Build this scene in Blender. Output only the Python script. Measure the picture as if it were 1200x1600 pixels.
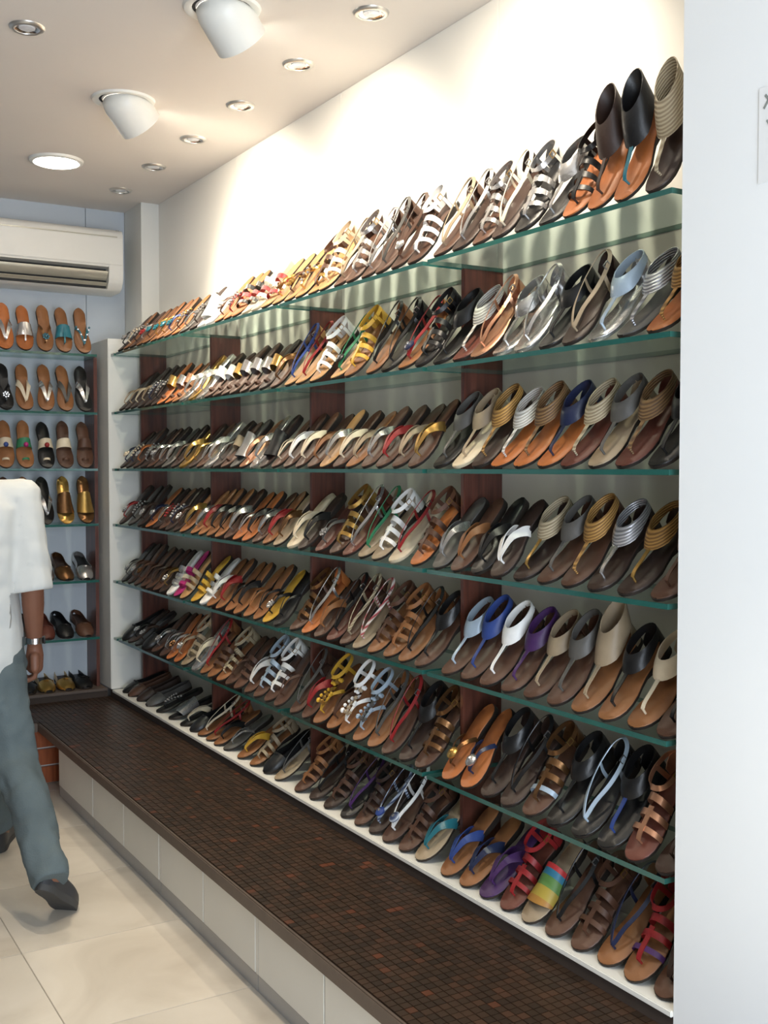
import bpy, bmesh, math, random
from mathutils import Vector, Matrix, noise
random.seed(7)
for o in list(bpy.data.objects): bpy.data.objects.remove(o)
SC = bpy.context.scene
COL = SC.collection
R = math.radians

# ------------------------------------------------------------------ camera
cam_d = bpy.data.cameras.new('camera'); cam = bpy.data.objects.new('camera', cam_d); COL.objects.link(cam)
cam_d.sensor_fit = 'VERTICAL'; cam_d.sensor_height = 36.0; cam_d.lens = 36.0 * 1711 / 1600
cam_d.clip_start = 0.05
cam.location = (0, 0, 1.5)
cam.rotation_euler = (R(90 - 2.3), 0, R(-30.9))
SC.camera = cam
# ------------------------------------------------------------------ world, large lights, exposure
w = bpy.data.worlds.new('world'); SC.world = w; w.use_nodes = True
w.node_tree.nodes['Background'].inputs[0].default_value = (0.75, 0.87, 1.0, 1)
w.node_tree.nodes['Background'].inputs[1].default_value = 1.0
def area(name, loc, rot, sx, sy, power, col):
    d = bpy.data.lights.new(name, 'AREA'); d.shape = 'RECTANGLE'; d.size = sx; d.size_y = sy; d.energy = power; d.color = col
    o = bpy.data.objects.new(name, d); COL.objects.link(o); o.location = loc; o.rotation_euler = rot
    return o
# daylight coming through the open shop front behind the camera
area('shopfront_daylight', (0.55, -0.95, 1.25), (R(90), 0, 0), 1.9, 2.2, 94, (0.80, 0.89, 1.0))
SC.view_settings.view_transform = 'Standard'; SC.view_settings.look = 'None'
SC.view_settings.gamma = 1.0; SC.view_settings.use_curve_mapping = False
SC.view_settings.exposure = 0.42
SPOT_W, DOWN_W = 52, 8

# ------------------------------------------------------------------ materials
def nt(name):
    m = bpy.data.materials.new(name); m.use_nodes = True
    t = m.node_tree; b = t.nodes['Principled BSDF']
    return m, t, b
def mat(name, col, rough=0.5, metal=0.0, var=0.12, scale=40, bump=0.0, bscale=None, objvar=0.0, coat=0.0, spec=0.5):
    m, t, b = nt(name); N, L = t.nodes, t.links
    tc = N.new('ShaderNodeTexCoord'); nz = N.new('ShaderNodeTexNoise'); nz.inputs['Scale'].default_value = scale
    nz.inputs['Detail'].default_value = 4
    L.new(tc.outputs['Object'], nz.inputs['Vector'])
    mx = N.new('ShaderNodeMix'); mx.data_type = 'RGBA'
    c = Vector(col)
    mx.inputs['A'].default_value = (*(c * (1 - var)), 1); mx.inputs['B'].default_value = (*[min(1, x) for x in c * (1 + var)], 1)
    L.new(nz.outputs['Fac'], mx.inputs['Factor'])
    out = mx.outputs['Result']
    if objvar:
        oi = N.new('ShaderNodeObjectInfo'); mr = N.new('ShaderNodeMapRange')
        mr.inputs['To Min'].default_value = 1 - objvar; mr.inputs['To Max'].default_value = 1 + objvar * .6
        L.new(oi.outputs['Random'], mr.inputs['Value'])
        hs = N.new('ShaderNodeHueSaturation'); L.new(mr.outputs['Result'], hs.inputs['Value']); L.new(out, hs.inputs['Color']); out = hs.outputs['Color']
    L.new(out, b.inputs['Base Color'])
    b.inputs['Roughness'].default_value = rough; b.inputs['Metallic'].default_value = metal
    b.inputs['Coat Weight'].default_value = coat; b.inputs['Specular IOR Level'].default_value = spec
    if bump:
        n2 = N.new('ShaderNodeTexNoise'); n2.inputs['Scale'].default_value = bscale or scale * 4; L.new(tc.outputs['Object'], n2.inputs['Vector'])
        bp = N.new('ShaderNodeBump'); bp.inputs['Strength'].default_value = bump; bp.inputs['Distance'].default_value = .004
        L.new(n2.outputs['Fac'], bp.inputs['Height']); L.new(bp.outputs['Normal'], b.inputs['Normal'])
    return m
def woven(name, c1, c2, metal=0.0, rough=.55, scale=55):
    m, t, b = nt(name); N, L = t.nodes, t.links
    tc = N.new('ShaderNodeTexCoord'); wv = N.new('ShaderNodeTexWave'); wv.bands_direction = 'Z'
    wv.inputs['Scale'].default_value = scale; wv.inputs['Distortion'].default_value = .8
    L.new(tc.outputs['Object'], wv.inputs['Vector'])
    mx = N.new('ShaderNodeMix'); mx.data_type = 'RGBA'; mx.inputs['A'].default_value = (*c2, 1); mx.inputs['B'].default_value = (*c1, 1)
    L.new(wv.outputs['Fac'], mx.inputs['Factor']); L.new(mx.outputs['Result'], b.inputs['Base Color'])
    bp = N.new('ShaderNodeBump'); bp.inputs['Strength'].default_value = .5; bp.inputs['Distance'].default_value = .003
    L.new(wv.outputs['Fac'], bp.inputs['Height']); L.new(bp.outputs['Normal'], b.inputs['Normal'])
    b.inputs['Roughness'].default_value = rough; b.inputs['Metallic'].default_value = metal
    return m
def emis(name, col, s):
    m, t, b = nt(name); b.inputs['Emission Color'].default_value = (*col, 1); b.inputs['Emission Strength'].default_value = s
    b.inputs['Base Color'].default_value = (.9, .9, .9, 1)
    nz = t.nodes.new('ShaderNodeTexNoise'); nz.inputs['Scale'].default_value = 30
    mr = t.nodes.new('ShaderNodeMapRange'); mr.inputs['To Min'].default_value = s * .95; mr.inputs['To Max'].default_value = s * 1.05
    t.links.new(nz.outputs['Fac'], mr.inputs['Value']); t.links.new(mr.outputs['Result'], b.inputs['Emission Strength'])
    return m

M = {}
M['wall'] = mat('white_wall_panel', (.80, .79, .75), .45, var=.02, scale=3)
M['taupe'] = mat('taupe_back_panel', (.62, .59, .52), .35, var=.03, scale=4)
M['wall_b'] = mat('back_wall_panel', (.50, .55, .60), .5, var=.03, scale=3)
M['pier'] = mat('pier_paint', (.90, .92, .915), .55, var=.015, scale=4)
M['partition'] = mat('partition_paint', (.70, .70, .66), .5, var=.03, scale=5)
M['ceiling'] = mat('ceiling_paint', (.76, .71, .66), .8, var=.03, scale=2.5)
M['plain'] = mat('room_paint', (.72, .70, .66), .7, var=.03, scale=3)
M['opposite'] = mat('darkened_unseen_wall', (.13, .105, .085), .6, var=.25, scale=6)  # unseen side and front walls, darkened to cut bounce light onto the shelves
M['grout'] = mat('floor_grout', (.48, .44, .38), .8, var=.1, scale=30)
M['ledge'] = mat('ledge_laminate', (.80, .79, .73), .4, var=.03, scale=8)
M['door'] = mat('cabinet_laminate', (.76, .75, .69), .45, var=.03, scale=6)
M['doorbody'] = mat('cabinet_carcass', (.16, .155, .14), .6, var=.05, scale=8)
M['kick'] = mat('toe_kick_metal', (.40, .40, .40), .4, metal=.3, var=.06, scale=14)
M['paper'] = mat('notice_paper', (.84, .85, .84), .8, var=.015, scale=20)
M['ink'] = mat('ink', (.25, .27, .25), .8, var=.2, scale=60)
M['metalring'] = mat('downlight_metal', (.62, .60, .56), .3, metal=.8, var=.06, scale=60)
M['lampwhite'] = mat('lamp_enamel', (.82, .82, .77), .35, var=.02, scale=20)
M['dark'] = mat('dark_recess', (.02, .02, .02), .7, var=.2, scale=30)
M['reflector'] = mat('reflector', (.80, .80, .80), .15, metal=1, var=.04, scale=60)
M['lens'] = mat('halogen_lens', (.75, .77, .8), .12, var=.05, scale=90, coat=.5)
M['bulb'] = emis('lit_bulb', (1, .95, .86), 14)
M['acw'] = mat('ac_plastic', (.76, .74, .68), .35, var=.02, scale=8)
M['acg'] = mat('ac_louver_plastic', (.50, .47, .38), .3, metal=.35, var=.05, scale=20)
M['skin'] = mat('skin', (.20, .085, .05), .5, var=.12, scale=18, bump=.1)
M['shirt'] = mat('shirt_cotton', (.58, .60, .59), .85, var=.05, scale=7, bump=.5, bscale=14)
M['jeans'] = mat('washed_denim', (.095, .125, .135), .9, var=.45, scale=5, bump=.4, bscale=200)
M['hair'] = mat('black_hair', (.012, .010, .009), .5, var=.4, scale=120, bump=.6)
M['shoe'] = mat('dark_shoe_leather', (.035, .037, .042), .45, var=.4, scale=14)
M['shoesole'] = mat('shoe_rubber', (.05, .05, .05), .7, var=.2, scale=20)

def wood():
    m, t, b = nt('mahogany_wood'); N, L = t.nodes, t.links
    tc = N.new('ShaderNodeTexCoord'); mp = N.new('ShaderNodeMapping'); mp.inputs['Scale'].default_value = (14, 14, 1.2)
    nz = N.new('ShaderNodeTexNoise'); nz.inputs['Scale'].default_value = 4; nz.inputs['Detail'].default_value = 6
    cr = N.new('ShaderNodeValToRGB'); cr.color_ramp.elements[0].color = (.055, .017, .012, 1); cr.color_ramp.elements[1].color = (.15, .048, .03, 1)
    cr.color_ramp.elements[0].position = .3; cr.color_ramp.elements[1].position = .75
    L.new(tc.outputs['Object'], mp.inputs['Vector']); L.new(mp.outputs['Vector'], nz.inputs['Vector']); L.new(nz.outputs['Fac'], cr.inputs['Fac'])
    L.new(cr.outputs['Color'], b.inputs['Base Color']); b.inputs['Roughness'].default_value = .32
    return m
M['wood'] = wood()
def wood2():
    m = M['wood'].copy(); m.name = 'red_drawer_wood'
    cr = [n for n in m.node_tree.nodes if n.type == 'VALTORGB'][0]
    cr.color_ramp.elements[0].color = (.22, .05, .02, 1); cr.color_ramp.elements[1].color = (.48, .14, .05, 1)
    return m
M['redwood'] = wood2()
def marble():
    m, t, b = nt('marble_floor_tile'); N, L = t.nodes, t.links
    g = N.new('ShaderNodeNewGeometry'); oi = N.new('ShaderNodeObjectInfo')
    nz = N.new('ShaderNodeTexNoise'); nz.inputs['Scale'].default_value = 2.2; nz.inputs['Detail'].default_value = 7; nz.inputs['Distortion'].default_value = 1.4
    vm = N.new('ShaderNodeVectorMath'); vm.operation = 'MULTIPLY_ADD'
    cb = N.new('ShaderNodeCombineXYZ'); ml = N.new('ShaderNodeMath'); ml.operation = 'MULTIPLY'; ml.inputs[1].default_value = 37
    L.new(oi.outputs['Random'], ml.inputs[0]); L.new(ml.outputs[0], cb.inputs[2])
    L.new(g.outputs['Position'], vm.inputs[0]); vm.inputs[1].default_value = (1, 1, 1); L.new(cb.outputs[0], vm.inputs[2]); L.new(vm.outputs[0], nz.inputs['Vector'])
    cr = N.new('ShaderNodeValToRGB'); e = cr.color_ramp.elements
    e[0].position = .25; e[0].color = (.50, .44, .36, 1); e[1].position = .75; e[1].color = (.70, .64, .55, 1)
    x = e.new(.5); x.color = (.63, .57, .48, 1)
    L.new(nz.outputs['Fac'], cr.inputs['Fac'])
    hs = N.new('ShaderNodeHueSaturation'); mr = N.new('ShaderNodeMapRange'); mr.inputs['To Min'].default_value = .88; mr.inputs['To Max'].default_value = 1.06
    L.new(oi.outputs['Random'], mr.inputs['Value']); L.new(mr.outputs['Result'], hs.inputs['Value']); L.new(cr.outputs['Color'], hs.inputs['Color'])
    L.new(hs.outputs['Color'], b.inputs['Base Color']); b.inputs['Roughness'].default_value = .38
    return m
M['marble'] = marble()
def mosaic():
    m, t, b = nt('brown_glass_mosaic'); N, L = t.nodes, t.links
    g = N.new('ShaderNodeNewGeometry'); oi = N.new('ShaderNodeObjectInfo')
    ad = N.new('ShaderNodeMath'); ad.operation = 'ADD'; fr = N.new('ShaderNodeMath'); fr.operation = 'FRACT'
    L.new(g.outputs['Random Per Island'], ad.inputs[0]); L.new(oi.outputs['Random'], ad.inputs[1]); L.new(ad.outputs[0], fr.inputs[0])
    cr = N.new('ShaderNodeValToRGB'); e = cr.color_ramp.elements
    e[0].color = (.022, .013, .008, 1); e[1].color = (.12, .036, .016, 1)
    for p, c in ((.35, (.032, .018, .0105)), (.8, (.046, .024, .0135)), (.97, (.058, .027, .015))):
        x = e.new(p); x.color = (*c, 1)
    L.new(fr.outputs[0], cr.inputs['Fac']); L.new(cr.outputs['Color'], b.inputs['Base Color'])
    b.inputs['Roughness'].default_value = .42
    return m
M['mosaic'] = mosaic()
M['mosgrout'] = mat('mosaic_grout', (.04, .027, .02), .8, var=.2, scale=60)
M['edgeband'] = mat('bench_edge_tile', (.10, .072, .055), .5, var=.25, scale=25)
def glass():
    m, t, b = nt('shelf_glass'); N, L = t.nodes, t.links
    N.remove(b); out = [n for n in N if n.type == 'OUTPUT_MATERIAL'][0]
    tr = N.new('ShaderNodeBsdfTransparent'); tr.inputs[0].default_value = (.86, .93, .91, 1)
    gl = N.new('ShaderNodeBsdfGlossy'); gl.inputs['Roughness'].default_value = .02; gl.inputs['Color'].default_value = (.9, 1, .97, 1)
    f = N.new('ShaderNodeFresnel'); f.inputs['IOR'].default_value = 1.5
    g = N.new('ShaderNodeNewGeometry'); s = N.new('ShaderNodeMath'); s.operation = 'SUBTRACT'; s.inputs[0].default_value = 1
    mu = N.new('ShaderNodeMath'); mu.operation = 'MULTIPLY'; mx = N.new('ShaderNodeMixShader')
    L.new(g.outputs['Backfacing'], s.inputs[1]); L.new(s.outputs[0], mu.inputs[0]); L.new(f.outputs[0], mu.inputs[1])
    L.new(mu.outputs[0], mx.inputs[0]); L.new(tr.outputs[0], mx.inputs[1]); L.new(gl.outputs[0], mx.inputs[2]); L.new(mx.outputs[0], out.inputs[0])
    return m
M['glass'] = glass()
M['glassedge'] = mat('green_glass_edge', (.02, .11, .092), .15, var=.15, scale=12, coat=.6)

# palette of sandal materials: code -> (words, material)
PAL = {}
def pal(code, words, col, rough=.5, metal=0.0, **k):
    PAL[code] = (words, mat('leather_' + words.replace(' ', '_'), col, rough, metal, **{**dict(var=.15, scale=30, bump=.12, objvar=.14), **k}))
pal('tan', 'tan', (.26, .105, .035)); pal('lt', 'light tan', (.46, .25, .10)); pal('br', 'brown', (.085, .036, .019))
pal('db', 'dark brown', (.036, .018, .012)); pal('or', 'orange tan', (.44, .135, .032)); pal('bk', 'black', (.007, .007, .0075), .4)
pal('wh', 'white', (.80, .79, .76), .4); pal('cr', 'cream', (.68, .58, .42), .5); pal('be', 'beige', (.33, .25, .16)); pal('gy', 'grey', (.085, .08, .072), .5)
pal('si', 'silver', (.62, .61, .60), .24, .85); pal('go', 'gold', (.55, .34, .10), .28, .85); pal('bz', 'bronze', (.22, .11, .045), .3, .8)
pal('co', 'copper', (.62, .32, .19), .3, .7); pal('rd', 'red', (.28, .014, .016)); pal('bl', 'blue', (.025, .055, .22)); pal('nv', 'navy', (.015, .022, .06), .35)
pal('ye', 'yellow', (.58, .33, .03)); pal('gr', 'green', (.03, .20, .09)); pal('tq', 'turquoise', (.02, .15, .19), .3); pal('pu', 'purple', (.06, .018, .10))
pal('pk', 'magenta', (.46, .02, .17)); pal('lb', 'pale blue', (.42, .52, .62), .35, .2); pal('rb', 'red brown', (.12, .03, .017))
PAL['ww'] = ('woven white', woven('raffia_white', (.75, .73, .68), (.38, .35, .30)))
PAL['wb'] = ('woven brown', woven('raffia_brown', (.26, .15, .06), (.10, .05, .022)))
PAL['we'] = ('woven beige', woven('raffia_beige', (.50, .42, .28), (.26, .20, .12)))
PAL['wg'] = ('woven gold', woven('raffia_gold', (.50, .28, .08), (.20, .10, .03), .3))
PAL['ws'] = ('woven silver', woven('raffia_silver', (.60, .60, .62), (.22, .22, .24), .6, .35))
PAL['sb'] = ('blue-silver striped', woven('stripe_blue', (.5, .58, .7), (.05, .07, .15), .3, .4, 30))
PAL['rw'] = ('red-and-white braided', woven('braid_red', (.70, .64, .58), (.35, .03, .04), 0, .6, 30))
def rainbow():
    m, t, b = nt('rainbow_print'); N, L = t.nodes, t.links
    tc = N.new('ShaderNodeTexCoord'); sp = N.new('ShaderNodeSeparateXYZ'); mr = N.new('ShaderNodeMapRange')
    mr.inputs['From Min'].default_value = .04; mr.inputs['From Max'].default_value = .17
    cr = N.new('ShaderNodeValToRGB'); cr.color_ramp.interpolation = 'CONSTANT'; e = cr.color_ramp.elements
    e[0].color = (.36, .17, .03, 1); e[1].position = .85; e[1].color = (.03, .08, .3, 1)
    for p, c in ((.2, (.38, .28, .04)), (.42, (.10, .22, .05)), (.62, (.03, .18, .28)), (.75, (.5, .03, .03))):
        x = e.new(p); x.color = (*c, 1)
    L.new(tc.outputs['Object'], sp.inputs[0]); L.new(sp.outputs['Y'], mr.inputs['Value']); L.new(mr.outputs['Result'], cr.inputs['Fac']); L.new(cr.outputs['Color'], b.inputs['Base Color'])
    return m
PAL['mu'] = ('rainbow striped', rainbow())
M['outsole'] = mat('outsole_rubber', (.02, .013, .009), .7, var=.2, scale=40, objvar=.3)

# ------------------------------------------------------------------ helpers
def finish(name, bm, sharp=.7):
    bmesh.ops.recalc_face_normals(bm, faces=bm.faces)
    for f in bm.faces: f.smooth = True
    for e in bm.edges:
        if len(e.link_faces) == 2 and e.calc_face_angle(0) > sharp: e.smooth = False
    me = bpy.data.meshes.new(name); bm.to_mesh(me); bm.free()
    return me
def obj(name, me, mats=None, parent=None, loc=(0, 0, 0), rot=(0, 0, 0)):
    if isinstance(me, bmesh.types.BMesh): me = finish(name, me)
    o = bpy.data.objects.new(name, me); COL.objects.link(o)
    if mats is not None:
        if not isinstance(mats, (list, tuple)): mats = [mats]
        if len(me.materials) == 0:
            for m_ in mats: me.materials.append(m_)
        for i, m_ in enumerate(mats):
            if me.materials[i] != m_:
                o.material_slots[i].link = 'OBJECT'; o.material_slots[i].material = m_
    o.parent = parent; o.location = loc; o.rotation_euler = rot
    return o
def empty(name, loc=(0, 0, 0), rot=(0, 0, 0)):
    o = bpy.data.objects.new(name, None); COL.objects.link(o); o.location = loc; o.rotation_euler = rot; o.empty_display_size = .05
    return o
def tag(o, label, cat, group=None):
    o['label'] = label; o['category'] = cat
    if group: o['group'] = group
    return o
def struct(o, label=None):
    o['kind'] = 'structure'
    if label: o['label'] = label
    return o
def box(bm, x0, x1, y0, y1, z0, z1, bev=0.0, mi=0):
    vs = [bm.verts.new(p) for p in ((x0, y0, z0), (x1, y0, z0), (x1, y1, z0), (x0, y1, z0), (x0, y0, z1), (x1, y0, z1), (x1, y1, z1), (x0, y1, z1))]
    fs = [bm.faces.new([vs[i] for i in q]) for q in ((3, 2, 1, 0), (4, 5, 6, 7), (0, 1, 5, 4), (1, 2, 6, 5), (2, 3, 7, 6), (3, 0, 4, 7))]
    for f in fs: f.material_index = mi
    if bev:
        es = list({e for f in fs for e in f.edges})
        bmesh.ops.bevel(bm, geom=es, offset=bev, segments=2, affect='EDGES')
    return fs
def bx(*a, **k):
    bm = bmesh.new(); box(bm, *a, **k); return bm
def lathe(bm, prof, c=(0, 0, 0), seg=24, mi=0, mtx=None):
    """prof: list of (r, z); revolve about z through c"""
    rings = []
    for r_, z_ in prof:
        ring = []
        for i in range(seg):
            a = 2 * math.pi * i / seg
            p = Vector((r_ * math.cos(a), r_ * math.sin(a), z_))
            if mtx: p = mtx @ p
            ring.append(bm.verts.new(p + Vector(c)))
        rings.append(ring)
    for a, b in zip(rings, rings[1:]):
        for i in range(seg):
            f = bm.faces.new((a[i], a[(i + 1) % seg], b[(i + 1) % seg], b[i])); f.material_index = mi
    return rings
def cap(bm, ring, mi=0, flip=False):
    f = bm.faces.new(ring[::-1] if flip else ring); f.material_index = mi

# ================================================================== the room
XW, YB, ZC = 1.97, 5.88, 2.885         # long wall, back wall, ceiling
XS, XP = 1.70, 1.695                   # front of glass shelves, face of the pier
FINS = [5.505, 4.545, 3.58, 2.615]
TS = .563
fl = struct(obj('floor', bx(-1.7, XW + .1, -1.0, YB + .1, -.06, -.004), M['grout']), 'beige marble tiled shop floor')
tile_me = finish('tile', bx(-TS / 2 + .0015, TS / 2 - .0015, -TS / 2 + .0015, TS / 2 - .0015, -.0045, 0, bev=.001))
tile_me.materials.append(M['marble'])
for i in range(-4, 2):
    for j in range(-8, 5):
        x, y = .748 + TS * (i + .5), 3.43 + TS * (j + .5)
        if x > -1.75 and -.75 < y < 5.7: obj('tile', tile_me, None, fl, (x, y, 0))
struct(obj('ceiling', bx(-1.7, XW + .1, -1.0, YB + .1, ZC, ZC + .1), M['ceiling']), 'beige painted ceiling')
wr = struct(obj('wall_right', bx(XW + .015, XW + .12, 1.64, YB, 0, ZC), M['plain']), 'long white panelled wall behind the shelves')
ys = [5.60, 4.57, 3.60, 2.635, 1.645]
for a, b in zip(ys, ys[1:]):
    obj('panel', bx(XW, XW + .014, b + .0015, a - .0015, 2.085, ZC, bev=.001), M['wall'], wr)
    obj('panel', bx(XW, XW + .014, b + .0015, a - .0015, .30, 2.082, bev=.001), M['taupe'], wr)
wb = struct(obj('wall_back', bx(-1.7, XW + .12, YB + .015, YB + .12, 0, ZC), M['plain']), 'pale blue grey panelled back wall')
xs = [-1.7, -.75, .2, .7, 1.663, 1.875]
for a, b in zip(xs, xs[1:]):
    obj('panel', bx(a + .0015, b - .0015, YB, YB + .014, .30, ZC, bev=.001), M['wall_b'], wb)
struct(obj('wall_left', bx(-1.82, -1.7, -1.0, YB + .1, 0, ZC), M['opposite']), 'dark brown side wall facing the shelves')
wf = bmesh.new(); box(wf, -1.7, -.45, -1.1, -1.0, 0, ZC); box(wf, 1.55, XW + .12, -1.1, -1.0, 0, ZC); box(wf, -.45, 1.55, -1.1, -1.0, 2.45, ZC)
struct(obj('wall_front', wf, M['opposite']), 'shop front wall with wide doorway')
struct(obj('wall_pier', bx(XP, XW + .12, -1.0, 1.64, 0, ZC, bev=.002), M['pier']), 'smooth white pier beside the shelves')
struct(obj('wall_column', bx(1.875, XW + .014, 5.60, YB, .35, ZC, bev=.002), M['partition']), 'slim boxed column in the far corner')
struct(obj('wall_partition', bx(1.685, 1.875, 5.575, YB, .35, 2.165, bev=.003), M['partition']), 'short white partition between the two shelf walls')

# ---- display ledge (white, raised behind the bench)
lg = empty('display_ledge', (1.82, 3.5, .30)); tag(lg, 'white raised ledge under the long shelves', 'ledge')
def ch(name, bm, m, par):
    o = obj(name, bm, m, par); o.matrix_parent_inverse = Matrix.Translation(-Vector(par.location)); return o
ch('ledge_top', bx(XS - .01, XW, 1.64, 5.575, .335, .349, bev=.002), M['ledge'], lg)
ch('riser', bx(XS - .004, XS + .015, 1.64, 5.62, .302, .335), M['mosgrout'], lg)
lb2 = empty('display_ledge', (.8, 5.75, .30)); tag(lb2, 'dark ledge holding ballet flats under the back shelves', 'ledge')
ch('ledge_top', bx(-.2, 1.684, 5.63, YB, .335, .349, bev=.002), M['edgeband'], lb2)
ch('riser', bx(-.2, 1.684, 5.636, 5.65, .302, .335), M['mosgrout'], lb2)

# ---- bench top with mosaic
XF, ZT, ZU = 1.22, .303, .265
YBF = 5.20                             # front of the bench along the back wall
bt = empty('bench_top', (1.45, 3.4, ZU)); tag(bt, 'long low bench top covered in brown mosaic tiles', 'bench')
sb = bmesh.new(); box(sb, XF + .004, XS + .0, -.99, YBF, ZU, ZT - .004); box(sb, -.2, XS, YBF, 5.64, ZU, ZT - .004)
ch('slab', sb, M['mosgrout'], bt)
eb = bmesh.new(); box(eb, XF, XF + .012, -.99, YBF - .004, ZU - .002, ZT + .001, bev=.003); ch('front_edging', eb, M['edgeband'], bt)
eb = bmesh.new(); box(eb, -.2, XF, YBF - .004, YBF + .008, ZU - .002, ZT + .001, bev=.003); ch('front_edging', eb, M['edgeband'], bt)
P_ = .0245; h = .011
def camdist(x, y):
    d = math.sin(R(30.9)) * x + math.cos(R(30.9)) * y; s = math.cos(R(30.9)) * x - math.sin(R(30.9)) * y
    px = 600 + 1711 * s / d; py = 731 + 1711 * 1.2 / d
    return d if (0 < px < 1056 and py < 1600) else 99
spots = []
y = YBF + .43
while y > -.98:
    x = XF + .026
    while x < XS - .005: spots.append((x, y)); x += P_
    if y > YBF + .02:
        x = XF + .026 - P_
        while x > -.19: spots.append((x, y)); x -= P_
    y -= P_
spots.sort(key=lambda s: camdist(*s))
tm = finish('mosaic_tile', bx(-h, h, -h, h, -.004, .001)); tm.materials.append(M['mosaic'])
for (x, y) in spots[:300]:
    o = obj('mosaic_tile', tm, None, bt, (x - 1.45, y - 3.4, ZT - ZU))
V, Fc = [], []
for (x, y) in spots[300:]:
    n = len(V); z1 = ZT + .001 + random.uniform(-.0006, .0004)
    V += [(x - h, y - h, ZT - .004), (x + h, y - h, ZT - .004), (x + h, y + h, ZT - .004), (x - h, y + h, ZT - .004), (x - h, y - h, z1), (x + h, y - h, z1), (x + h, y + h, z1), (x - h, y + h, z1)]
    Fc += [tuple(n + k for k in q) for q in ((4, 5, 6, 7), (0, 1, 5, 4), (1, 2, 6, 5), (2, 3, 7, 6), (3, 0, 4, 7))]
me = bpy.data.meshes.new('mosaic_tiling'); me.from_pydata(V, [], Fc); me.materials.append(M['mosaic'])
mo = obj('mosaic_tiling', me, None, bt); mo.matrix_parent_inverse = Matrix.Translation(-bt.location); mo['kind'] = 'stuff'

# ---- cabinets below the bench
XC = 1.268
cy = [5.02, 4.46, 3.647, 2.827, 2.0, 1.17, .34, -.49]
where = ['far end beside red drawers', 'second from the red drawers', 'third from the red drawers', 'fourth from the red drawers', 'fifth from the red drawers', 'sixth from the red drawers', 'last in the row near the camera']
for k, (a, b) in enumerate(zip(cy, cy[1:])):
    c = empty('base_cabinet', (1.48, (a + b) / 2, 0))
    tag(c, 'white %s base cabinet under mosaic bench, %s' % ('single-door' if k == 0 else 'two-door', where[k]), 'cabinet', 'base cabinets under the bench')
    ch('body', bx(XC + .012, XS, b + .001, a - .001, .05, ZU - .003), M['doorbody'], c)
    ch('toe_kick', bx(XC + .004, XC + .03, b + .001, a - .001, 0, .05, bev=.001), M['kick'], c)
    mids = [a, b] if k == 0 else [a, (a + b) / 2, b]
    for q, r_ in zip(mids, mids[1:]):
        g0 = .011 if q == a else .003; g1 = .011 if r_ == b else .003
        ch('door', bx(XC, XC + .012, r_ + g1, q - g0, .053, ZU - .004, bev=.0015), M['door'], c)
    for q in ((a, b) if k else (b,)):
        s = -1 if q == a else 1
        ch('side_strip', bx(XC + .001, XC + .012, min(q, q + s * .007), max(q, q + s * .007), .053, ZU - .004), M['door'], c)
dc = empty('drawer_cabinet', (.55, 5.45, 0)); tag(dc, 'red brown wooden drawer cabinet in the corner under the back bench', 'cabinet')
ch('body', bx(-.4, 1.51, YBF + .06, 5.62, 0, ZU - .003), M['door'], dc)
for x0 in (-.385, .09, .565, 1.04):
    for z0, z1 in ((.005, .083), (.092, .168), (.177, .255)):
        ch('drawer', bx(x0, x0 + .465, YBF + .042, YBF + .06, z0, z1, bev=.002), M['redwood'], dc)

# ---- wooden uprights
for k, y in enumerate(FINS):
    o = obj('wooden_upright', bx(1.83, XW - .001, y - .009, y + .009, .349, 2.075, bev=.002), M['wood'])
    o.location = (0, 0, 0)
    tag(o, 'mahogany upright between glass shelves, ' + ['beside the far partition', 'second from the far partition', 'second from the white pier', 'first from the white pier'][k], 'upright', 'wooden shelf uprights')
for x in (1.655, .70):
    o = obj('wooden_upright', bx(x - .009, x + .009, 5.70, YB - .001, .349, 2.075, bev=.002), M['wood'])
    tag(o, 'mahogany upright on back wall ' + ('against the partition' if x > 1 else 'behind the walking person'), 'upright', 'wooden shelf uprights')

# ---- glass shelves
SZ = [2.085, 1.787, 1.497, 1.212, .919, .622]
NTH = ['top', 'second', 'third', 'fourth', 'fifth', 'sixth']
def pane(x0, x1, y0, y1, zt, edge, label, group):
    bm = bmesh.new(); fs = box(bm, x0, x1, y0, y1, zt - .012, zt)
    for f in fs[2:]: f.material_index = 1
    o = obj('glass_shelf', finish('glass_shelf', bm), [M['glass'], M['glassedge']])
    return tag(o, label, 'shelf', group)
seg = [('at the far partition', 5.572, 5.517), ]
bounds = [5.572] + FINS + [1.672]
for s, z in enumerate(SZ):
    for k in range(4):
        a = FINS[k] - .012; b = (FINS[k + 1] + .012) if k < 3 else 1.672
        if k == 0: a = 5.493
        pos = ['nearest the far partition', 'second from the far partition', 'second from the white pier', 'nearest the white pier'][k]
        pane(XS, XW - .001, b, a, z, 0, '%s glass shelf%s on long wall, pane %s' % (NTH[s], '' if s == 0 else ' down', pos), 'glass shelves on the long wall')
for s, z in enumerate(SZ):
    pane(.711, 1.644, 5.63, YB - .001, z, 0, '%s glass shelf%s on the back wall' % (NTH[s], '' if s == 0 else ' down'), 'glass shelves on the back wall')
# the far strip of each long shelf runs past the first upright to the partition
for s, z in enumerate(SZ):
    pane(XS, XW - .001, 5.517, 5.573, z, 0, 'narrow end strip of %s glass shelf%s against the partition' % (NTH[s], '' if s == 0 else ' down'), 'end strips of glass')

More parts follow.
